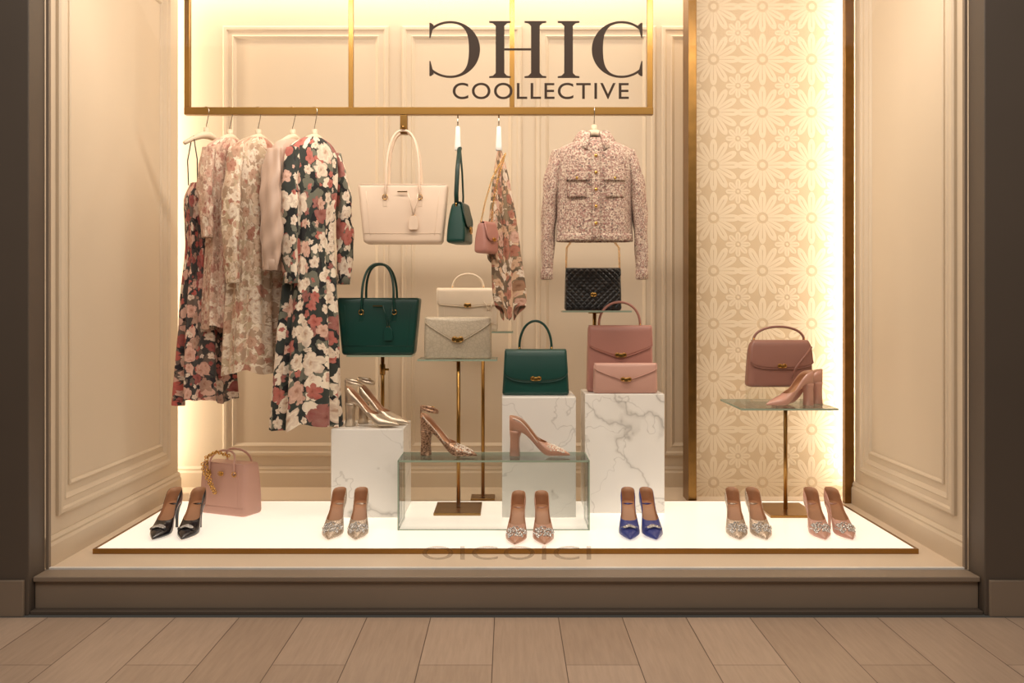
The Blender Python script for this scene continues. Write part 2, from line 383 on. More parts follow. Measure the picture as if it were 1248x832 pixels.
pp = empty('decorative_panel')
box('covering', .90, 1.80, 4.84, 4.86, ZF, CE, PATT, pp)
box('post_l', .884, .924, 4.66, 4.70, ZF, CE, BRASSD, pp, .002)
box('post_r', 1.655, 1.70, 4.662, 4.70, ZF, CE, BRASSD, pp, .002)
box('side', .890, .905, 4.70, 4.84, ZF, CE, BRASSD, pp)

BX0, BX1, BY, BZ = -1.456, .64, 4.3, 1.979
hf = empty('brass_display_rail')
box('rail', BX0-.012, BX1+.014, BY-.017, BY+.017, BZ-.017, BZ+.017, BRASS, hf, .002)
for i, x in enumerate((BX0, -.715, .015, BX1)):
    w = .013 if i in (0, 3) else .011
    box('upright_%d' % i, x-w, x+w, BY-.012, BY+.012, BZ+.017, CE, BRASS, hf, .002)

# ------------------------------------------------------------------ plinths, stands, glass
box('marble_plinth', -.800, -.4735, 4.265, 4.595, ZP, .543, MARBLE, bv=.003)
box('marble_plinth', -.030, .3025, 4.265, 4.587, ZP, .687, MARBLE, bv=.003)
box('marble_plinth', .351, .717, 4.36, 4.625, ZP, .692, MARBLE, bv=.003)

gt = empty('glass_display_table')
gx0, gx1, gy0, gy1, gz = -.470, .342, 4.03, 4.256, .441
box('top', gx0, gx1, gy0, gy1, gz-.008, gz, GLASS, gt)
box('front_pane', gx0, gx1, gy0, gy0+.006, ZP, gz-.008, GLASS, gt)
box('side_l', gx0, gx0+.006, gy0+.006, gy1, ZP, gz-.008, GLASS, gt)
box('side_r', gx1-.006, gx1, gy0+.006, gy1, ZP, gz-.008, GLASS, gt)
E = []
e = .0026
for x in (gx0, gx1):
    for y in (gy0, gy1): E.append(boxgeo(x-e, x+e, y-e, y+e, ZP, gz))
    E.append(boxgeo(x-e, x+e, gy0, gy1, gz-.008, gz)); E.append(boxgeo(x-e, x+e, gy0, gy1, ZP, ZP+.004))
for y in (gy0, gy1): E.append(boxgeo(gx0, gx1, y-e, y+e, gz-.008, gz))
E.append(boxgeo(gx0, gx1, gy0-e, gy0+e, ZP, ZP+.004))
multi('polished_edges', E, GEDGE, gt, False)

def stand(x, y, zb, zt, sw, sd, base=None, rb=None, knob=True, sx=None, sy=None):
    st = empty('glass_shelf_stand'); sx = x if sx is None else sx; sy = y if sy is None else sy
    if base: box('base', x-base[0]/2, x+base[0]/2, y-base[1]/2, y+base[1]/2, zb, zb+.012, BRASS, st, .002)
    if rb: tube('base', [(x, y, zb), (x, y, zb+.006)], rb, BRASS, st, 24)
    tube('pole', [(x, y, zb+.005), (x, y, zt-.008)], .009, BRASS, st, 14)
    if knob:
        tube('collar', [(x, y, zt-.10), (x, y, zt-.05)], .013, BRASS, st, 14)
        tube('screw', [(x, y, zt-.075), (x+.03, y, zt-.075)], .006, BRASS, st, 8)
    tube('plate', [(x, y, zt-.014), (x, y, zt-.008)], .03, BRASS, st, 18)
    box('shelf', sx-sw/2, sx+sw/2, sy-sd/2, sy+sd/2, zt-.008, zt, GLASS, st)
    ee = .0018; x0, x1, y0, y1 = sx-sw/2, sx+sw/2, sy-sd/2, sy+sd/2
    multi('shelf_edge', [boxgeo(x0, x1, y-ee, y+ee, zt-.008, zt) for y in (y0, y1)]+[boxgeo(x-ee, x+ee, y0, y1, zt-.008, zt) for x in (x0, x1)], GEDGE, st, False)
    return st
stand(-.235, 4.43, ZP, .853, .362, .20, base=(.215, .25), knob=False)
stand(-.13, 4.78, ZF, .970, .30, .14, base=(.12, .12), knob=False)
stand(-.604, 4.54, .543, .868, .30, .18, rb=.05, sy=4.5)
stand(.415, 4.585, .692, 1.075, .32, .16, rb=.035, sy=4.52, knob=False)
stand(1.285, 4.40, ZP, .647, .424, .42, base=(.215, .28), sx=1.236, sy=4.37, knob=False)
box('acrylic_riser', 1.14, 1.40, 4.46, 4.56, .6475, .715, GLASS)

# ------------------------------------------------------------------ handbags
def chain_geo(pts, r=.006, tr=.0016):
    pts = [Vector(p) for p in pts]; G = []; acc = 0; step = r*1.55; idx = 0
    for i in range(len(pts)-1):
        a, b = pts[i], pts[i+1]; L = (b-a).length; t = -acc
        while t+step <= L:
            t += step; c = a+(b-a)*(t/L); d = (b-a).normalized()
            ax = d.orthogonal().normalized() if idx % 2 else d.cross(d.orthogonal()).normalized()
            G.append(ringgeo(c, ax, r, tr, 8)); idx += 1
        acc = L-t
    return G

def bag(name, loc, rz, w0, w1, h, d0, d1, mat, flap=None, handles=None, clasp=None, tag=None, trim=None, bulge=.006, seams=False, ry=0, corner=.016, top_r=0):
    g = empty(name, loc, rz, ry); trim = trim or mat
    W = lambda z: w0+(w1-w0)*(z/h)-(2*top_r*max(0, (z/h-.75)/.25)**2.5)
    D = lambda z: d0+(d1-d0)*(z/h)+2*bulge*math.sin(PI*min(max(z/h, 0), 1))
    zs = [(0, .009), (.003, .004), (.008, .001), (.014, 0)]+[(h*t/10, 0) for t in range(1, 10) if .016 < h*t/10 < h-.016]+[(h-.012, 0), (h-.006, .001), (h-.002, .004), (h, .009)]
    loft('body', [rrect(W(z)-2*i, D(z)-2*i, corner, z) for z, i in zs], mat, g)
    yf = lambda z: -D(z)/2
    if flap:
        Lm, Ls, pw = flap; nu, nt = 24, 14; V = []; F = []
        back = D(h)*.75
        for j in range(nt+1):
            for i in range(nu+1):
                u = -1+2*i/nu
                L = Ls+(Lm-Ls)*(1-abs(u)**pw[1])**pw[0] if isinstance(pw, tuple) else Ls+(Lm-Ls)*(1-abs(u))**pw
                if j <= 4: s = back*j/4
                else: s = back+L*(j-4)/(nt-4)
                if s <= back: y = yf(h)+back-s-.003; z = h+.0035-(.002 if s > back-.004 else 0)
                else: z = h-(s-back); y = yf(z)-.0035
                if j == 4: z = h-.0005; y = yf(h)-.001
                wz = W(min(z, h))/2*.985
                V.append((u*wz, y, z))
        for j in range(nt):
            for i in range(nu):
                a = j*(nu+1)+i; F.append((a, a+1, a+nu+2, a+nu+1))
        o = mk('flap', V, F, trim, g); solid(o, .0035)
        edge = [Vector(V[nt*(nu+1)+i])+Vector((0, -.002, 0)) for i in range(nu+1)]
        tube('flap_piping', [Vector(V[4*(nu+1)])]+edge+[Vector(V[4*(nu+1)+nu])], .0022, trim, g, 6)
    if clasp:
        cz, cw, ch = clasp; y = yf(cz)-.008
        G = [boxgeo(-cw/2, cw/2, y-.003, y+.003, cz-ch/2, cz+ch/2)]
        G += [ringgeo((sx*cw*.28, y-.004, cz), (0, 1, 0), ch*.75, .002, 14) for sx in (-1, 1)]
        G.append(boxgeo(-cw*.16, cw*.16, y-.006, y, cz-ch*.9, cz+ch*.3))
        bev(multi('clasp', G, GOLD, g, False), .0008)
    if handles:
        n, a, apex, r, zb = handles; ys = [0] if n == 1 else [-1, 1]
        for q, s in enumerate(ys):
            yy = 0 if n == 1 else s*(D(zb)/2+.005)
            P = []
            if n == 2: P += [(-a*1.04, yy, zb), (-a*1.02, yy, (zb+h)/2), (-a, yy, h)]
            else: P += [(-a, 0, h-.002)]
            for i in range(1, 24):
                t = PI*i/24; ex = 1.0 if n == 1 else .8
                x = -a*math.copysign(abs(math.cos(t))**ex, math.cos(t)); z = h+apex*math.sin(t)**.85
                P.append((x, yy*(1-.5*math.sin(t)), z))
            P += [(a, yy, h), (a*1.02, yy, (zb+h)/2), (a*1.04, yy, zb)] if n == 2 else [(a, 0, h-.002)]
            tube('handle_%d' % q, P, r, trim, g, 10)
            G = []; T = []
            for sx in (-1, 1):
                if n == 2:
                    G.append(ringgeo((sx*a*1.04, yy+.003*(-1 if s < 0 else 1), zb), (0, 1, 0), .011, .002))
                    T.append(boxgeo(sx*a*1.04-.011, sx*a*1.04+.011, min(yy, yy*.9), max(yy, yy*.9), zb-.045, zb-.008))
                else:
                    G.append(ringgeo((sx*a, 0, h+.006), (1, 0, 0), .009, .002)); G.append(boxgeo(sx*a-.008, sx*a+.008, -.012, .012, h-.001, h+.003))
            multi('rings_%d' % q, G, GOLD, g)
            if T: bev(multi('tabs_%d' % q, T, trim, g, False), .003)
    if seams:
        yq = lambda z: yf(z)-.0006
        for sx in (-1, 1):
            tube('seam', [(sx*(W(z)/2-.035), yq(z)+.0005, z) for z in [h*i/8 for i in range(1, 8)]], .0012, trim, g, 5)
        tube('top_piping', [(-W(h)/2+.01, yf(h)+.002, h-.002), (W(h)/2-.01, yf(h)+.002, h-.002)], .003, trim, g, 6)
        tube('base_seam', [(-W(h*.16)/2+.006, yq(h*.16), h*.16), (W(h*.16)/2-.006, yq(h*.16), h*.16)], .0012, trim, g, 5)
    if tag:
        tx, tz, tl = tag; y = yf(tz)-.012
        tube('tag_strap', [(tx-.025, y, tz+tl), (tx-.012, y-.003, tz+tl*.6), (tx, y, tz)], .0028, trim, g, 6)
        tube('tag_strap_2', [(tx+.02, y, tz+tl), (tx+.014, y-.003, tz+tl*.5), (tx, y, tz)], .0028, trim, g, 6)
        o = loft('luggage_tag', [[Vector((tx+px, yy_, tz+pz)) for px, pz in ((-.018, -.062), (.018, -.062), (.022, -.05), (.02, -.014), (.008, 0), (-.008, 0), (-.02, -.014), (-.022, -.05))] for yy_ in (y-.003, y+.003)], trim, g, smooth=False)
        bev(o, .0015); multi('tag_ring', [ringgeo((tx, y, tz), (0, 1, 0), .006, .0016)], GOLD, g)
    return g

b1 = bag('tote_bag', (-.475, 4.3, 1.379), 0, .35, .406, .265, .13, .10, BLUSH, handles=(2, .075, .243, .0055, .205), tag=(.05, .12, .10), seams=True)
box('logo_bar', -.022, .022, -.068, -.065, .226, .231, GOLD, b1)
hk = empty('brass_hook', (-.475, 4.3, 1.96))
box('plate', -.016, .016, -.02, .02, -.085, .0, BRASSD, hk, .002)
tube('peg', [(0, -.05, -.06), (0, .05, -.06)], .008, BRASSD, hk, 10)
b2 = bag('tote_bag', (-.610, 4.48, .8685), 0, .335, .389, .266, .14, .11, GREEN, handles=(2, .074, .16, .006, .20), tag=(.05, .13, .10), seams=True)
box('logo_bar', -.022, .022, -.073, -.070, .226, .231, GOLD, b2)
bag('handbag', (-.205, 4.78, .9705), 0, .30, .313, .212, .11, .08, CREAM, handles=(1, .078, .075, .006, .2), seams=True, flap=(.09, .07, .4), tag=(.105, .10, .05), clasp=(.13, .03, .012))
bag('envelope_clutch', (-.236, 4.42, .8535), 0, .315, .309, .188, .06, .04, CROC, flap=(.115, .02, .85), clasp=(.09, .05, .016))
bag('handbag', (.124, 4.40, .6875), 0, .308, .285, .205, .12, .07, GREEN, flap=(.145, .10, (.6, 3)), handles=(1, .075, .135, .006, .2), clasp=(.078, .05, .012), trim=GREEN)
bag('handbag', (.526, 4.50, .6925), 0, .312, .300, .308, .10, .06, PINK, flap=(.15, .09, .8), handles=(1, .098, .115, .006, .3), clasp=(.175, .055, .013))
g = bag('envelope_clutch', (.541, 4.405, .6925), 0, .298, .292, .135, .05, .035, PINKL, flap=(.075, .02, .8), clasp=(.067, .05, .012))
g = bag('envelope_clutch', (.402, 4.53, 1.0755), 0, .272, .262, .198, .06, .04, QUILT, flap=(.125, .03, .85), clasp=(.075, .02, .010), trim=QUILT)
multi('chain', chain_geo([(-.128, 0, .195), (-.125, .0, .30), (-.05, .05, .40), (.05, .05, .40), (.125, 0, .30), (.128, 0, .195)], .005, .0014), GOLD, g)
g = bag('handbag', (1.285, 4.51, .7155), 0, .315, .29, .215, .10, .06, MAUVE, flap=(.13, .10, (.6, 3)), handles=(1, .12, .068, .006, .2), clasp=(.10, .04, .012), corner=.03, top_r=.012)
tube('shoulder_strap', [(.14, -.055, .19), (.10, -.065, .14), (.06, -.068, .09), (.045, -.066, .04)], .005, MAUVE, g, 8, flat=.4)
g = bag('handbag', (-1.285, 4.38, ZP), -.42, .265, .25, .235, .13, .10, PINKL, handles=(2, .07, .055, .005, .19), seams=True, clasp=(.19, .02, .012))
multi('chain', chain_geo([(-.11, -.062, .235), (-.09, -.08, .20), (-.05, -.085, .15), (-.02, -.08, .10), (-.045, -.083, .145), (-.10, -.05, .255), (-.04, -.05, .285), (.03, -.05, .27)], .008, .0024), GOLD, g)
g = bag('shoulder_bag', (-.222, 4.3, 1.379), 1.38, .18, .13, .18, .085, .045, GREEN, flap=(.11, .07, (.6, 3)), trim=GREEND, clasp=(.06, .03, .02))
for i, s in enumerate((-1, 1)):
    tube('strap_%d' % i, [(s*.06, 0, .165), (s*.066, 0, .22), (s*.045, 0, .33), (s*.008, 0, .43)], .009, GREEND, g, 8, flat=1.15 if s < 0 else .5)
tube('strap_top', [(-.008, 0, .43), (0, 0, .436), (.008, 0, .43)], .009, GREEND, g, 8)
multi('rings', [ringgeo((s*.06, 0, .172), (0, 1, 0), .011, .002) for s in (-1, 1)], GOLD, g)
g = bag('mini_bag', (-.100, 4.20, 1.33), 1.1, .13, .10, .135, .06, .035, PINK, flap=(.08, .05, (.6, 3)), clasp=(.06, .02, .01))
multi('chain', chain_geo([(-.05, 0, .13), (-.03, -.01, .22), (.0, -.03, .33), (.08, -.055, .45)], .004, .0012)+chain_geo([(.05, 0, .13), (.045, -.01, .22), (.05, -.03, .33), (.08, -.055, .45)], .004, .0012), GOLD, g)
def clip(x):
    g = empty('hanging_clip', (x, 4.3, 1.962))
    tube('hook', [(0, 0, 0), (0, 0, -.055)], .003, STEEL, g, 8)
    loft('body', [rrect(w, w*.7, .006, z) for z, w in ((-.05, .012), (-.056, .02), (-.1, .024), (-.14, .028), (-.158, .03), (-.162, .024))], WHITE, g)
clip(-.231); clip(-.045)

# ------------------------------------------------------------------ shoes
WT = [(0, .007), (.002, .013), (.008, .020), (.02, .0265), (.04, .029), (.07, .0275), (.1, .029), (.13, .036), (.155, .040), (.18, .037), (.205, .026), (.225, .014), (.237, .006), (.242, .0008)]
ZSN = [(0, .058), (.03, .054), (.06, .042), (.09, .031), (.12, .026), (.15, .022), (.18, .017), (.21, .012), (.242, .005)]
ZSA = [(0, .070), (.02, .064), (.04, .046), (.06, .032), (.09, .024), (.12, .022), (.15, .021), (.18, .017), (.21, .012), (.242, .005)]
ZT = [(.10, .052), (.12, .052), (.15, .048), (.17, .041), (.2, .029), (.225, .018), (.242, .007)]
SS = [0, .002, .005, .009, .014, .02, .028, .036, .046, .056, .066, .076, .086, .096, .106, .112, .118, .124, .129, .134, .138, .142, .145, .148, .15, .153, .158, .165, .172, .18, .188, .196, .204, .212, .219, .225, .23, .234, .238, .2405, .242]
def heelz(s, H=.095):
    if s < .04: return H-.004*s/.04+.006
    t = min(1, (s-.04)/.125); return (H-.004)*(1-t*t*(3-2*t))+.006
def shoe(name, loc, rz, mat, heel='stiletto', deco=None, ankle=False, heelmat=None, sc=1.08, thr=.108):
    g = empty(name, loc, rz, sc=sc); Yl = lambda s: .121-s
    ZS = ZSA if ankle else ZSN
    rings = []
    for s in SS:
        w = interp(WT, s); zs = interp(ZS, s); zt = interp(ZT, s); z0 = heelz(s)
        t = min(1, max(0, (s-thr)/(.15-thr))); kk = math.asin(t)/(PI/2)
        half = [(0, 0), (.5*w, 0), (.82*w, .0005), (.93*w, .004), (w, zs*.35), (w*1.01, zs*.65), (w*(.97 if s > .1 else .93), zs)]
        rim = half[-1][0]
        for i in range(1, 9):
            ph = kk*PI/2*i/8; half.append((rim*math.cos(ph), zs+(max(zt, zs)-zs)*math.sin(ph)))
        L = [Vector((-y, Yl(s), z0+z)) for y, z in half[::-1]]+[Vector((y, Yl(s), z0+z)) for y, z in half[1:]]
        rings.append(L)
    nn = len(rings[0])
    ex = [(j, j+1, nn-2-j, nn-1-j) for j in range(8, 13)]+[(13, 14, 15)]
    o = loft('upper', rings, [mat, TAN], g, closed=False, merge=.00008, extra=ex); solid(o, .0012, -1, 1)
    ins = []
    for s in SS:
        if s <= .2: w = interp(WT, s)*.93; z = heelz(s)+.004; ins.append([Vector((-w, Yl(s), z)), Vector((0, Yl(s), z-.001)), Vector((w, Yl(s), z))])
    loft('insole', ins, TAN, g, closed=False)
    H = .099
    if heel == 'stiletto': R = [(H+.002, .0265, .025, .0255), (H-.008, .024, .0215, .022), (H-.022, .019, .0135, .015), (H-.045, .0145, .0075, .0085), (.03, .0125, .0055, .006), (0.0, .0125, .0055, .006)]
    else: R = [(H+.002, .027, .026, .026), (H-.012, .024, .022, .0235), (H-.03, .022, .0185, .021), (.04, .021, .018, .021), (0, .021, .020, .0225)]
    HR = []
    for z, sc_, hl, hw in R:
        n = 20; exx = 1 if heel == 'stiletto' else .6; ring = []
        for i in range(n):
            a = 2*PI*i/n; c, s_ = math.cos(a), math.sin(a)
            ring.append(Vector((math.copysign(abs(c)**exx, c)*hw, Yl(sc_)+math.copysign(abs(s_)**exx, s_)*hl, z)))
        HR.append(ring)
    loft('heel', HR, heelmat or mat, g)
    def surf(s, ph):
        w = interp(WT, s)*.97; zs = interp(ZS, s); zt = interp(ZT, s)
        return Vector((w*math.cos(ph), Yl(s), heelz(s)+zs+(zt-zs)*math.sin(ph)))
    rnd = random.Random(3); G = []
    if deco == 'crystals':
        for i in range(130):
            s = .158+rnd.random()*.052; ph = PI*(.08+.84*rnd.random()); G.append(ballgeo(surf(s, ph)+Vector((0, 0, .001)), .0022+rnd.random()*.0026))
    if deco == 'brooch':
        c = surf(.185, PI/2)+Vector((0, 0, .004))
        for i in range(22):
            a = 2*PI*i/22; G.append(ballgeo(c+Vector((math.cos(a)*.023, math.sin(a)*.014, -abs(math.cos(a))*.008+.002)), .0036))
        for i in range(26):
            a = rnd.random()*6.28; q = rnd.random()**.5; G.append(ballgeo(c+Vector((math.cos(a)*.018*q, math.sin(a)*.010*q, .002-.005*abs(math.cos(a))*q)), .0034))
    if deco == 'studs':
        for i in range(120):
            s = .156+rnd.random()*.068; ph = PI*(.05+.9*rnd.random()); G.append(ballgeo(surf(s, ph), .0022+rnd.random()*.0014))
        for i in range(24):
            s = .02+i*.0042
            for sg in (-1, 1): G.append(ballgeo(Vector((sg*interp(WT, s)*.97, Yl(s), heelz(s)+interp(ZS, s)*.9)), .0026))
    if G: multi('embellishment', G, PEARL if deco == 'studs' else CRYST, g)
    if deco == 'brooch':
        c = surf(.185, PI/2)
        for sg in (-1, 1):
            V = [c+Vector((0, .005, .004)), c+Vector((sg*.03, .014, -.002)), c+Vector((sg*.034, 0, -.006)), c+Vector((sg*.03, -.012, -.008)), c+Vector((0, -.005, .001))]
            solid(mk('bow', V, [(0, 1, 2, 3, 4)], mat, g), .003)
    if ankle:
        zc = .101+.095; n = 28; RR = []
        for i in range(n):
            a = 2*PI*i/n; RR.append((math.cos(a)*.031, Yl(.036)+math.sin(a)*.038, zc-.010*(1-math.sin(a))))
        band = [[Vector((x*q, Yl(.036)+(y-Yl(.036))*q, z+dz)) for x, y, z in RR] for dz, q in ((-.006, 1), (0, 1.02), (.006, 1))]
        solid(loft('ankle_strap', band, mat, g, True, (False, False)), .002)
        bs = [[Vector((x*w_, Yl(-.0008), z)) for x in (-1, 0, 1)] for z, w_ in ((.150, .010), (.17, .007), (zc+.006, .007))]
        solid(loft('back_strap', bs, mat, g, closed=False), .002)
        multi('buckle', [ringgeo((.0325, Yl(.036), zc-.010), (1, 0, 0), .008, .0018)], GOLD, g)
    return g

def pair(name, x1, x2, y, mat, a1=.05, a2=-.02, **kw):
    shoe(name, (x1, y, ZP), a1, mat, **kw); shoe(name, (x2, y, ZP), a2, mat, **kw)
yy = 3.97
pair('stiletto_pump', -1.437, -1.328, yy, NAVY, -.05, .02, deco='brooch')
pair('stiletto_pump', -.728, -.627, yy, GLIT, -.03, .05, deco='crystals')
pair('stiletto_pump', .034, .14, 3.893, NUDE, -.08, .02, deco='crystals')
pair('stiletto_pump', .503, .593, yy, BLUE, -.08, .04, deco='brooch')
pair('stiletto_pump', .949, 1.045, yy, GLIT, -.1, .0, deco='crystals')
pair('stiletto_pump', 1.29, 1.388, yy, NUDE2, -.05, .04, deco='crystals')
shoe('ankle_strap_heel', (-.625, 4.345, .5435), 1.35, SILVER, 'block', None, True)
shoe('ankle_strap_heel', (-.585, 4.435, .5435), 1.25, SILVER, 'block', None, True)
shoe('ankle_strap_heel', (-.262, 4.14, gz+.0005), 1.25, BRONZE, 'block', 'studs', True)
shoe('block_heel_pump', (.135, 4.14, gz+.0005), 1.38, NUDE, 'block', 'studs', False, sc=1.1)
shoe('block_heel_pump', (1.265, 4.27, .6475), -1.25, NUDE2, 'block', None, False, sc=1.0)
shoe('block_heel_pump', (1.325, 4.36, .6475), -1.45, NUDE2, 'block', None, False, sc=1.0)

# ------------------------------------------------------------------ garments
def garment_ring(w, d, ex, fold, z, ph, n=112, kf=(7, 12, 19), xo=0, yo=0):
    R = []
    for i in range(n):
        a = 2*PI*i/n; c, s = math.cos(a), math.sin(a)
        x = math.copysign(abs(c)**(2/ex), c)*w; y = math.copysign(abs(s)**(2/ex), s)*d
        f = fold*(math.sin(kf[0]*a+ph[0]+z*1.3)+.6*math.sin(kf[1]*a+ph[1]-z*2)+.3*math.sin(kf[2]*a+ph[2]+z*3))
        R.append(Vector((x+c*f+xo, y+s*f+yo, z)))
    return R
def garment(part, levels, mat, parent, ph=None, n=112, rows=70, ex=2.3, kf=(7, 12, 19), lean=0, hem=0, per=.95):
    ph = ph or [random.random()*6 for _ in range(3)]
    z0, z1 = levels[0][0], levels[-1][0]; rings = []; uv = []
    tabs = [[(-(l[0]), l[k_]) for l in levels] for k_ in (1, 2, 3)]
    uo = random.random()*3
    for j in range(rows+1):
        z = z0+(z1-z0)*j/rows; w, d, f = (interp(t, -z) for t in tabs)
        R = garment_ring(w, d, ex, f, z, ph, n, kf, lean*(z0-z))
        if hem:
            q = (j/rows)**3
            for i, p in enumerate(R): p.z += q*hem*(math.sin(3*2*PI*i/n+ph[0])+.5*math.sin(kf[0]*2*PI*i/n+ph[1]))
        rings.append(R)
        uv += [(i/n*per+uo, z) for i in range(n)]
    return loft(part, rings, mat, parent, True, (False, False), True, uv)
def sleeve(part, pts, rad, mat, parent, flat=.6, fold=.004, cuff=None):
    n = 32; rows = 40; pts = [Vector(p) for p in pts]; rings = []; uv = []; ph = random.random()*6; uo = random.random()*3
    tx = [[(i/(len(pts)-1), p[k_]) for i, p in enumerate(pts)] for k_ in range(3)]
    tr = [(i/(len(rad)-1), r) for i, r in enumerate(rad)]
    for j in range(rows+1):
        t = j/rows; c = Vector([interp(q, t) for q in tx]); r = interp(tr, t)
        R = []
        for i in range(n):
            a = 2*PI*i/n; f = fold*(math.sin(3*a+ph+t*5)+.5*math.sin(5*a-t*9))+fold*.6*math.sin(t*26+2*a)
            R.append(c+Vector((math.cos(a)*(r*flat+f), math.sin(a)*(r+f), 0)))
        rings.append(R); uv += [(i/n*.3+uo, c.z) for i in range(n)]
    loft(part, rings, mat, parent, True, (True, False), True, uv)
    if cuff:
        e = pts[-1]; loft(part+'_cuff', [garment_ring(rad[-1]*flat*q, rad[-1]*q, 2, 0, e.z+dz, (0, 0, 0), 24, xo=e.x, yo=e.y) for dz, q in ((.045, 1.02), (.04, 1.12), (.0, 1.12), (-.003, 1.0))], mat, parent, True, (False, False), True,
             [(i/24*.3, e.z+dz) for dz in (.045, .04, 0, -.003) for i in range(24)])
def hanger(parent, zc, w=.12, drop=.045):
    P = [(w*t, -.012*(1-abs(t)**2), zc-drop*abs(t)**1.6) for t in [i/12 for i in range(-12, 13)]]
    tube('hanger_arm', P, [.008+.010*(1-abs(i/12)) for i in range(-12, 13)], HANG, parent, 10)
    tube('hanger_neck', [(0, -.01, zc), (0, -.005, zc+.035)], .013, HANG, parent, 10)
    top = BZ-parent.location.z+.017
    P = [(0, -.005, zc+.028), (0, -.006, zc+.045)]
    c = top-.004; r = .0255
    P += [(0, -r, c-.022)]+[(0, r*-math.cos(PI*i/8), c-.01+.018*math.sin(PI*i/8)) for i in range(0, 9)]+[(0, r, c-.016)]
    tube('hook', P, .0022, STEEL, parent, 8)

def G0(name, x, z, rz): return empty(name, (x, BY, z), rz)
g = G0('slip_dress', -1.375, 1.85, .9); hanger(g, .02, .11, .05)
garment('skirt', [(-.20, .07, .03, .002), (-.27, .10, .045, .003), (-.40, .09, .047, .006), (-.5, .085, .045, .008), (-.75, .11, .055, .013), (-1.18, .14, .065, .018)], FL_DARK2, g, hem=.012)
for s in (-1, 1):
    tube('strap_front_%d' % s, [(s*.07, -.012, .008), (s*.07, -.04, -.10), (s*.065, -.035, -.21)], .0025, BLACKL, g, 6)
    tube('strap_back_%d' % s, [(s*.07, -.0, .008), (s*.07, .035, -.10), (s*.065, .035, -.21)], .0025, BLACKL, g, 6)
g = G0('long_sleeve_dress', -1.270, 1.86, 1.05); hanger(g, .0, .085, .04)
garment('bodice', [(.0, .04, .024, 0), (-.02, .08, .036, .001), (-.06, .125, .045, .001), (-.18, .13, .055, .003), (-.42, .11, .052, .006), (-.7, .125, .056, .010), (-.86, .13, .06, .012)], FL_PALE, g, hem=.008)
sleeve('sleeve_l', [(-.115, 0, -.06), (-.145, -.01, -.22), (-.15, -.015, -.34), (-.145, -.02, -.46)], [.036, .04, .036, .028], FL_PALE, g, cuff=1)
sleeve('sleeve_r', [(.115, 0, -.06), (.145, -.01, -.22), (.15, -.015, -.34), (.145, -.02, -.46)], [.036, .04, .036, .028], FL_PALE, g, cuff=1)
g = G0('long_sleeve_dress', -1.140, 1.86, .95); hanger(g, .0, .085, .04)
garment('bodice', [(.0, .044, .028, 0), (-.02, .088, .042, .001), (-.06, .13, .052, .001), (-.18, .135, .062, .003), (-.42, .115, .058, .006), (-.7, .14, .066, .011), (-1.06, .165, .075, .014)], FL_CREAM, g, hem=.01)
sleeve('sleeve_l', [(-.125, 0, -.06), (-.16, -.02, -.25), (-.17, -.03, -.45), (-.165, -.035, -.66)], [.04, .048, .046, .034], FL_CREAM, g, cuff=1)
sleeve('sleeve_r', [(.125, 0, -.06), (.155, -.01, -.25), (.16, -.015, -.45), (.155, -.02, -.62)], [.04, .046, .044, .032], FL_CREAM, g, cuff=1)
g = G0('satin_blouse', -.985, 1.855, 1.1); hanger(g, .005, .085, .04)
garment('bodice', [(.0, .04, .024, 0), (-.02, .08, .04, .001), (-.06, .12, .048, .001), (-.18, .125, .055, .004), (-.42, .115, .052, .008), (-.60, .12, .054, .011)], SATIN, g, hem=.006)
sleeve('sleeve_l', [(-.115, 0, -.06), (-.16, -.02, -.25), (-.175, -.03, -.45), (-.18, -.03, -.60)], [.038, .05, .052, .034], SATIN, g, fold=.006, cuff=1)
sleeve('sleeve_r', [(.115, 0, -.06), (.14, -.0, -.25), (.15, -.0, -.45), (.14, -.0, -.58)], [.038, .045, .045, .03], SATIN, g, fold=.006, cuff=1)
g = G0('maxi_dress', -.885, 1.86, .85); hanger(g, .0, .085, .04)
garment('bodice', [(.0, .044, .028, 0), (-.02, .085, .045, .001), (-.06, .125, .055, .001), (-.18, .13, .066, .003), (-.42, .105, .06, .006), (-.52, .105, .062, .008), (-.9, .14, .078, .015), (-1.30, .168, .090, .019)], FL_DARK, g, hem=.012, lean=-.03)
sleeve('sleeve_l', [(-.12, 0, -.06), (-.15, -.02, -.25), (-.155, -.03, -.45), (-.15, -.04, -.66)], [.04, .05, .05, .038], FL_DARK, g, cuff=1)
sleeve('sleeve_r', [(.12, 0, -.06), (.15, -.02, -.25), (.16, -.02, -.45), (.155, -.02, -.66)], [.04, .05, .05, .038], FL_DARK, g, cuff=1)
g = G0('floral_scarf', -.042, 1.81, .3)
garment('cloth', [(0, .008, .006, .001), (-.06, .02, .015, .004), (-.14, .032, .022, .008), (-.3, .042, .03, .014), (-.5, .046, .034, .017), (-.68, .05, .038, .02), (-.745, .046, .036, .018)], FL_SCARF, g, kf=(3, 5, 8), lean=.06, hem=.03, per=.5)
garment('cloth_tail', [(0, .006, .006, .001), (-.1, .022, .018, .005), (-.3, .034, .024, .010), (-.42, .04, .026, .014), (-.50, .034, .026, .012)], FL_SCARF, g, kf=(3, 5, 8), lean=-.03, hem=.02, per=.4)

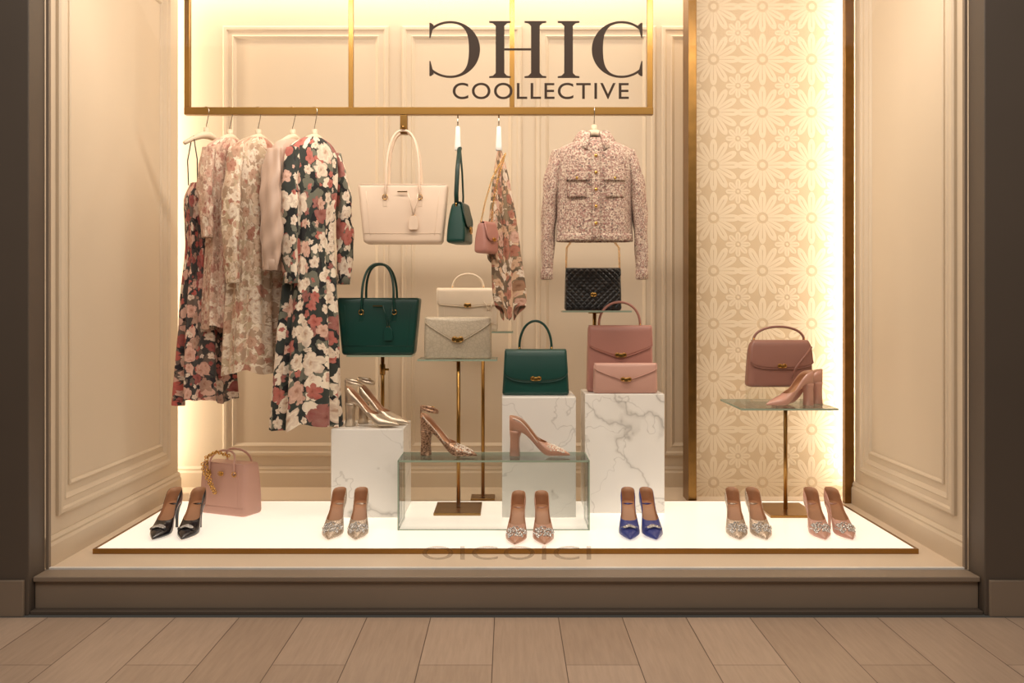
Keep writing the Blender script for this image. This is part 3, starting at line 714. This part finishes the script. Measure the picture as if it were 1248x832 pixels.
g = G0('tweed_jacket', .387, 1.855, 0); hanger(g, .025, .10, .075)
LV = [(.0, .055, .045, 0), (-.012, .085, .055, 0), (-.03, .13, .066, 0), (-.05, .165, .072, 0), (-.09, .178, .082, .001), (-.2, .176, .088, .002), (-.35, .172, .088, .003), (-.465, .176, .09, .004)]
garment('body', LV, TWEED, g, [0, 1, 2], ex=2.8, kf=(4, 7, 11))
def fy(x, z):
    w = interp([(-l[0], l[1]) for l in LV], -z); d = interp([(-l[0], l[2]) for l in LV], -z)
    return -d*max(0, 1-(abs(x)/w)**2.8)**(1/2.8)
def patch(part, xs, zs, off, mat, th=.005, nx=6, nz=8):
    V = []; uv = []; F = []
    for j in range(nz+1):
        for i in range(nx+1):
            z = zs[0]+(zs[1]-zs[0])*j/nz; x = xs[0]+(xs[1]-xs[0])*i/nx; V.append((x, fy(x, z)-off, z)); uv.append((x, z))
    for j in range(nz):
        for i in range(nx): a = j*(nx+1)+i; F.append((a, a+1, a+nx+2, a+nx+1))
    return solid(mk(part, V, F, mat, g, uvs=uv), th)
patch('placket', (-.018, .018), (-.03, -.465), .006, TWEED, .006, 4, 24)
patch('hem_band', (-.165, .165), (-.435, -.468), .004, TWEED, .005, 24, 3)
for s in (-1, 1):
    patch('pocket_flap', (s*.085-.048, s*.085+.048), (-.165, -.20), .009, TWEED, .008)
    patch('pocket', (s*.085-.042, s*.085+.042), (-.19, -.275), .004, TWEED, .004)
    sleeve('sleeve_%d' % s, [(s*.155, 0, -.055), (s*.19, -.005, -.20), (s*.208, -.012, -.42), (s*.215, -.02, -.635)], [.055, .06, .05, .040], TWEED, g, .62, .003, cuff=1)
btn = [tube_geo([(0, fy(0, z)-.010, z), (0, fy(0, z)-.014, z)], .007, 12) for z in (-.09, -.165, -.24, -.315, -.39)]
btn += [tube_geo([(s*.085, fy(s*.085, -.19)-.013, -.19), (s*.085, fy(s*.085, -.19)-.018, -.19)], .006, 12) for s in (-1, 1)]
multi('buttons', btn, GOLD, g)
# shirt collar: stand plus fold-over with two points, open at the throat
V = []; uv = []; F = []; nn = 34
prof = [(.046, .0), (.048, .022), (.055, .036), (.066, .030), (.082, .004), (.095, -.020)]
for i in range(nn+1):
    a = -PI/2+.34+(2*PI-.68)*i/nn; fr = max(0, -math.sin(a))**2
    for j, (r, z) in enumerate(prof):
        t = max(0, j-2)/3
        zz = z-.014*fr-(.034*fr*t)
        V.append((math.cos(a)*r*(1.05+.10*fr*t), math.sin(a)*r*.82-.010*fr*t, zz)); uv.append((i*.012, z*1.5))
L_ = len(prof)
for i in range(nn):
    for j in range(L_-1): q = i*L_+j; F.append((q, q+1, q+L_+1, q+L_))
solid(mk('collar', V, F, TWEED, g, uvs=uv), .005)

# ------------------------------------------------------------------ lettering on the glass
lt = empty('window_lettering', (0, 3.486, 0))
def cglyph(cx, z0, z1, w, mirror):
    rz = (z1-z0)/2; cz = (z0+z1)/2; rx = w*.56; V = []; F = []; n = 60; out = []
    for i in range(n+1):
        a = math.radians(48)+math.radians(264)*i/n; c, s = math.cos(a), math.sin(a)
        t = .009+.032*(max(0, -c)**1.3)
        out.append(((rx*c, rz*s), ((rx-t)*c, (rz-.008)*s)))
    off = (rx - w/2)
    for o_, i_ in out:
        for p in (o_, i_):
            x = p[0]+off
            V.append(((-x if mirror else x)+cx, 0, p[1]+cz))
    for i in range(n): F.append((2*i, 2*i+1, 2*i+3, 2*i+2))
    solid(mk('letter_c', V, F, LETTER, lt, False), .003, 0)
    for s in (1, -1):
        ex = rx*math.cos(math.radians(48))+off; ez = rz*math.sin(math.radians(48))
        pts = [(ex-.012, s*(ez+.012)), (ex-.002, s*(ez+.02)), (ex+.004, s*(ez+.02)), (ex+.004, s*(ez-.035)), (ex+.0, s*(ez-.035)), (ex-.006, s*(ez-.012))]
        solid(mk('serif', [((-x if mirror else x)+cx, 0, z+cz) for x, z in pts], [tuple(range(6))], LETTER, lt, False), .0036, 0)
z0, z1 = 1.936, 2.145
cglyph(-.203, z0, z1, .195, True); cglyph(.403, z0, z1, .195, False)
def letters(name, xs, bar=None):
    obs = []
    for x in xs:
        # one outline per stem: slab serif, bracket, stem
        pts = [(-.040, 0), (.040, 0), (.040, .006), (.026, .008), (.016, .018), (.016, z1-z0-.018), (.026, z1-z0-.008), (.040, z1-z0-.006), (.040, z1-z0), (-.040, z1-z0), (-.040, z1-z0-.006), (-.026, z1-z0-.008), (-.016, z1-z0-.018), (-.016, .018), (-.026, .008), (-.040, .006)]
        solid(mk(name, [(x+px, 0, z0+pz) for px, pz in pts], [tuple(range(16))], LETTER, lt, False), .003)
    if bar: solid(mk('crossbar', [(bar[0], 0, 2.037), (bar[1], 0, 2.037), (bar[1], 0, 2.045), (bar[0], 0, 2.045)], [(0, 1, 2, 3)], LETTER, lt, False), .003)
letters('letter_h', (-.032, .098), (-.0158, .0818))
letters('letter_i', (.22,))
def txt(body, x0, x1, zz0, zz1, mat, par, y=0):
    cu = bpy.data.curves.new(body, 'FONT'); cu.body = body; cu.size = 1; cu.extrude = .01; cu.space_character = 1.12; cu.offset = .004
    cu.materials.append(mat); o = bpy.data.objects.new('lettering', cu); S.collection.objects.link(o); bpy.context.view_layer.update()
    bb = [Vector(c) for c in o.bound_box]; mnx = min(b.x for b in bb); mxx = max(b.x for b in bb); mny = min(b.y for b in bb); mxy = max(b.y for b in bb)
    sx = (x1-x0)/(mxx-mnx); sy = (zz1-zz0)/(mxy-mny)
    o.scale = (sx, sy, .1); o.rotation_euler = (PI/2, 0, 0); o.location = (x0-mnx*sx, y, zz0-mny*sy); o.parent = par
txt('COOLLECTIVE', -.206, .442, 1.858, 1.918, LETTER, lt)
txt('OICOICI', -.318, .303, .165, .215, LETTER_REFL, lt)  # faint reflection of the lettering, painted as flat letters low on the pane

# ------------------------------------------------------------------ lights
def area(name, loc, rot, sx, sy, e, col=(1, .80, .56), spread=PI):
    l = bpy.data.lights.new(name, 'AREA'); l.shape = 'RECTANGLE'; l.size = sx; l.size_y = sy; l.energy = e; l.color = col; l.spread = spread
    o = bpy.data.objects.new(name, l); S.collection.objects.link(o); o.location = loc; o.rotation_euler = rot; return o
W_ = (1, .88, .74)
area('ceiling_panel_light', (0, 4.3, CE-.02), (0, 0, 0), 3.0, .7, 10, W_)
area('front_track_light', (0, 3.62, 2.62), (math.radians(34), 0, 0), 3.0, .12, 31, W_)
area('cove_light_left', (-1.86, 5.0, 1.5), (0, -math.radians(90), math.radians(25)), 2.6, .05, 9, (1, .82, .60))
area('cove_light_top', (0, 4.98, CE-.03), (math.radians(12), 0, 0), 3.6, .05, 12, (1, .84, .64))
area('cove_light_panel', (1.752, 4.75, 1.5), (0, math.radians(90), -math.radians(35)), 2.6, .04, 9, (1, .86, .68))
area('mall_ceiling_light', (0, .9, 3.3), (math.radians(25), 0, 0), 5, 1.6, 84, (1, .88, .76))
wd = bpy.data.worlds.new('world'); S.world = wd; wd.use_nodes = True
wd.node_tree.nodes['Background'].inputs[0].default_value = (.9, .78, .64, 1); wd.node_tree.nodes['Background'].inputs[1].default_value = .06

# ------------------------------------------------------------------ camera
cd = bpy.data.cameras.new('camera'); cam = bpy.data.objects.new('camera', cd); S.collection.objects.link(cam)
cam.location = (0, 0, 1.10); cam.rotation_euler = (PI/2, 0, 0); cd.sensor_width = 36; cd.lens = 1155/1248*36
cd.shift_x = .0032; cd.shift_y = -.0353; cd.clip_end = 50
S.camera = cam
S.view_settings.view_transform = 'Standard'
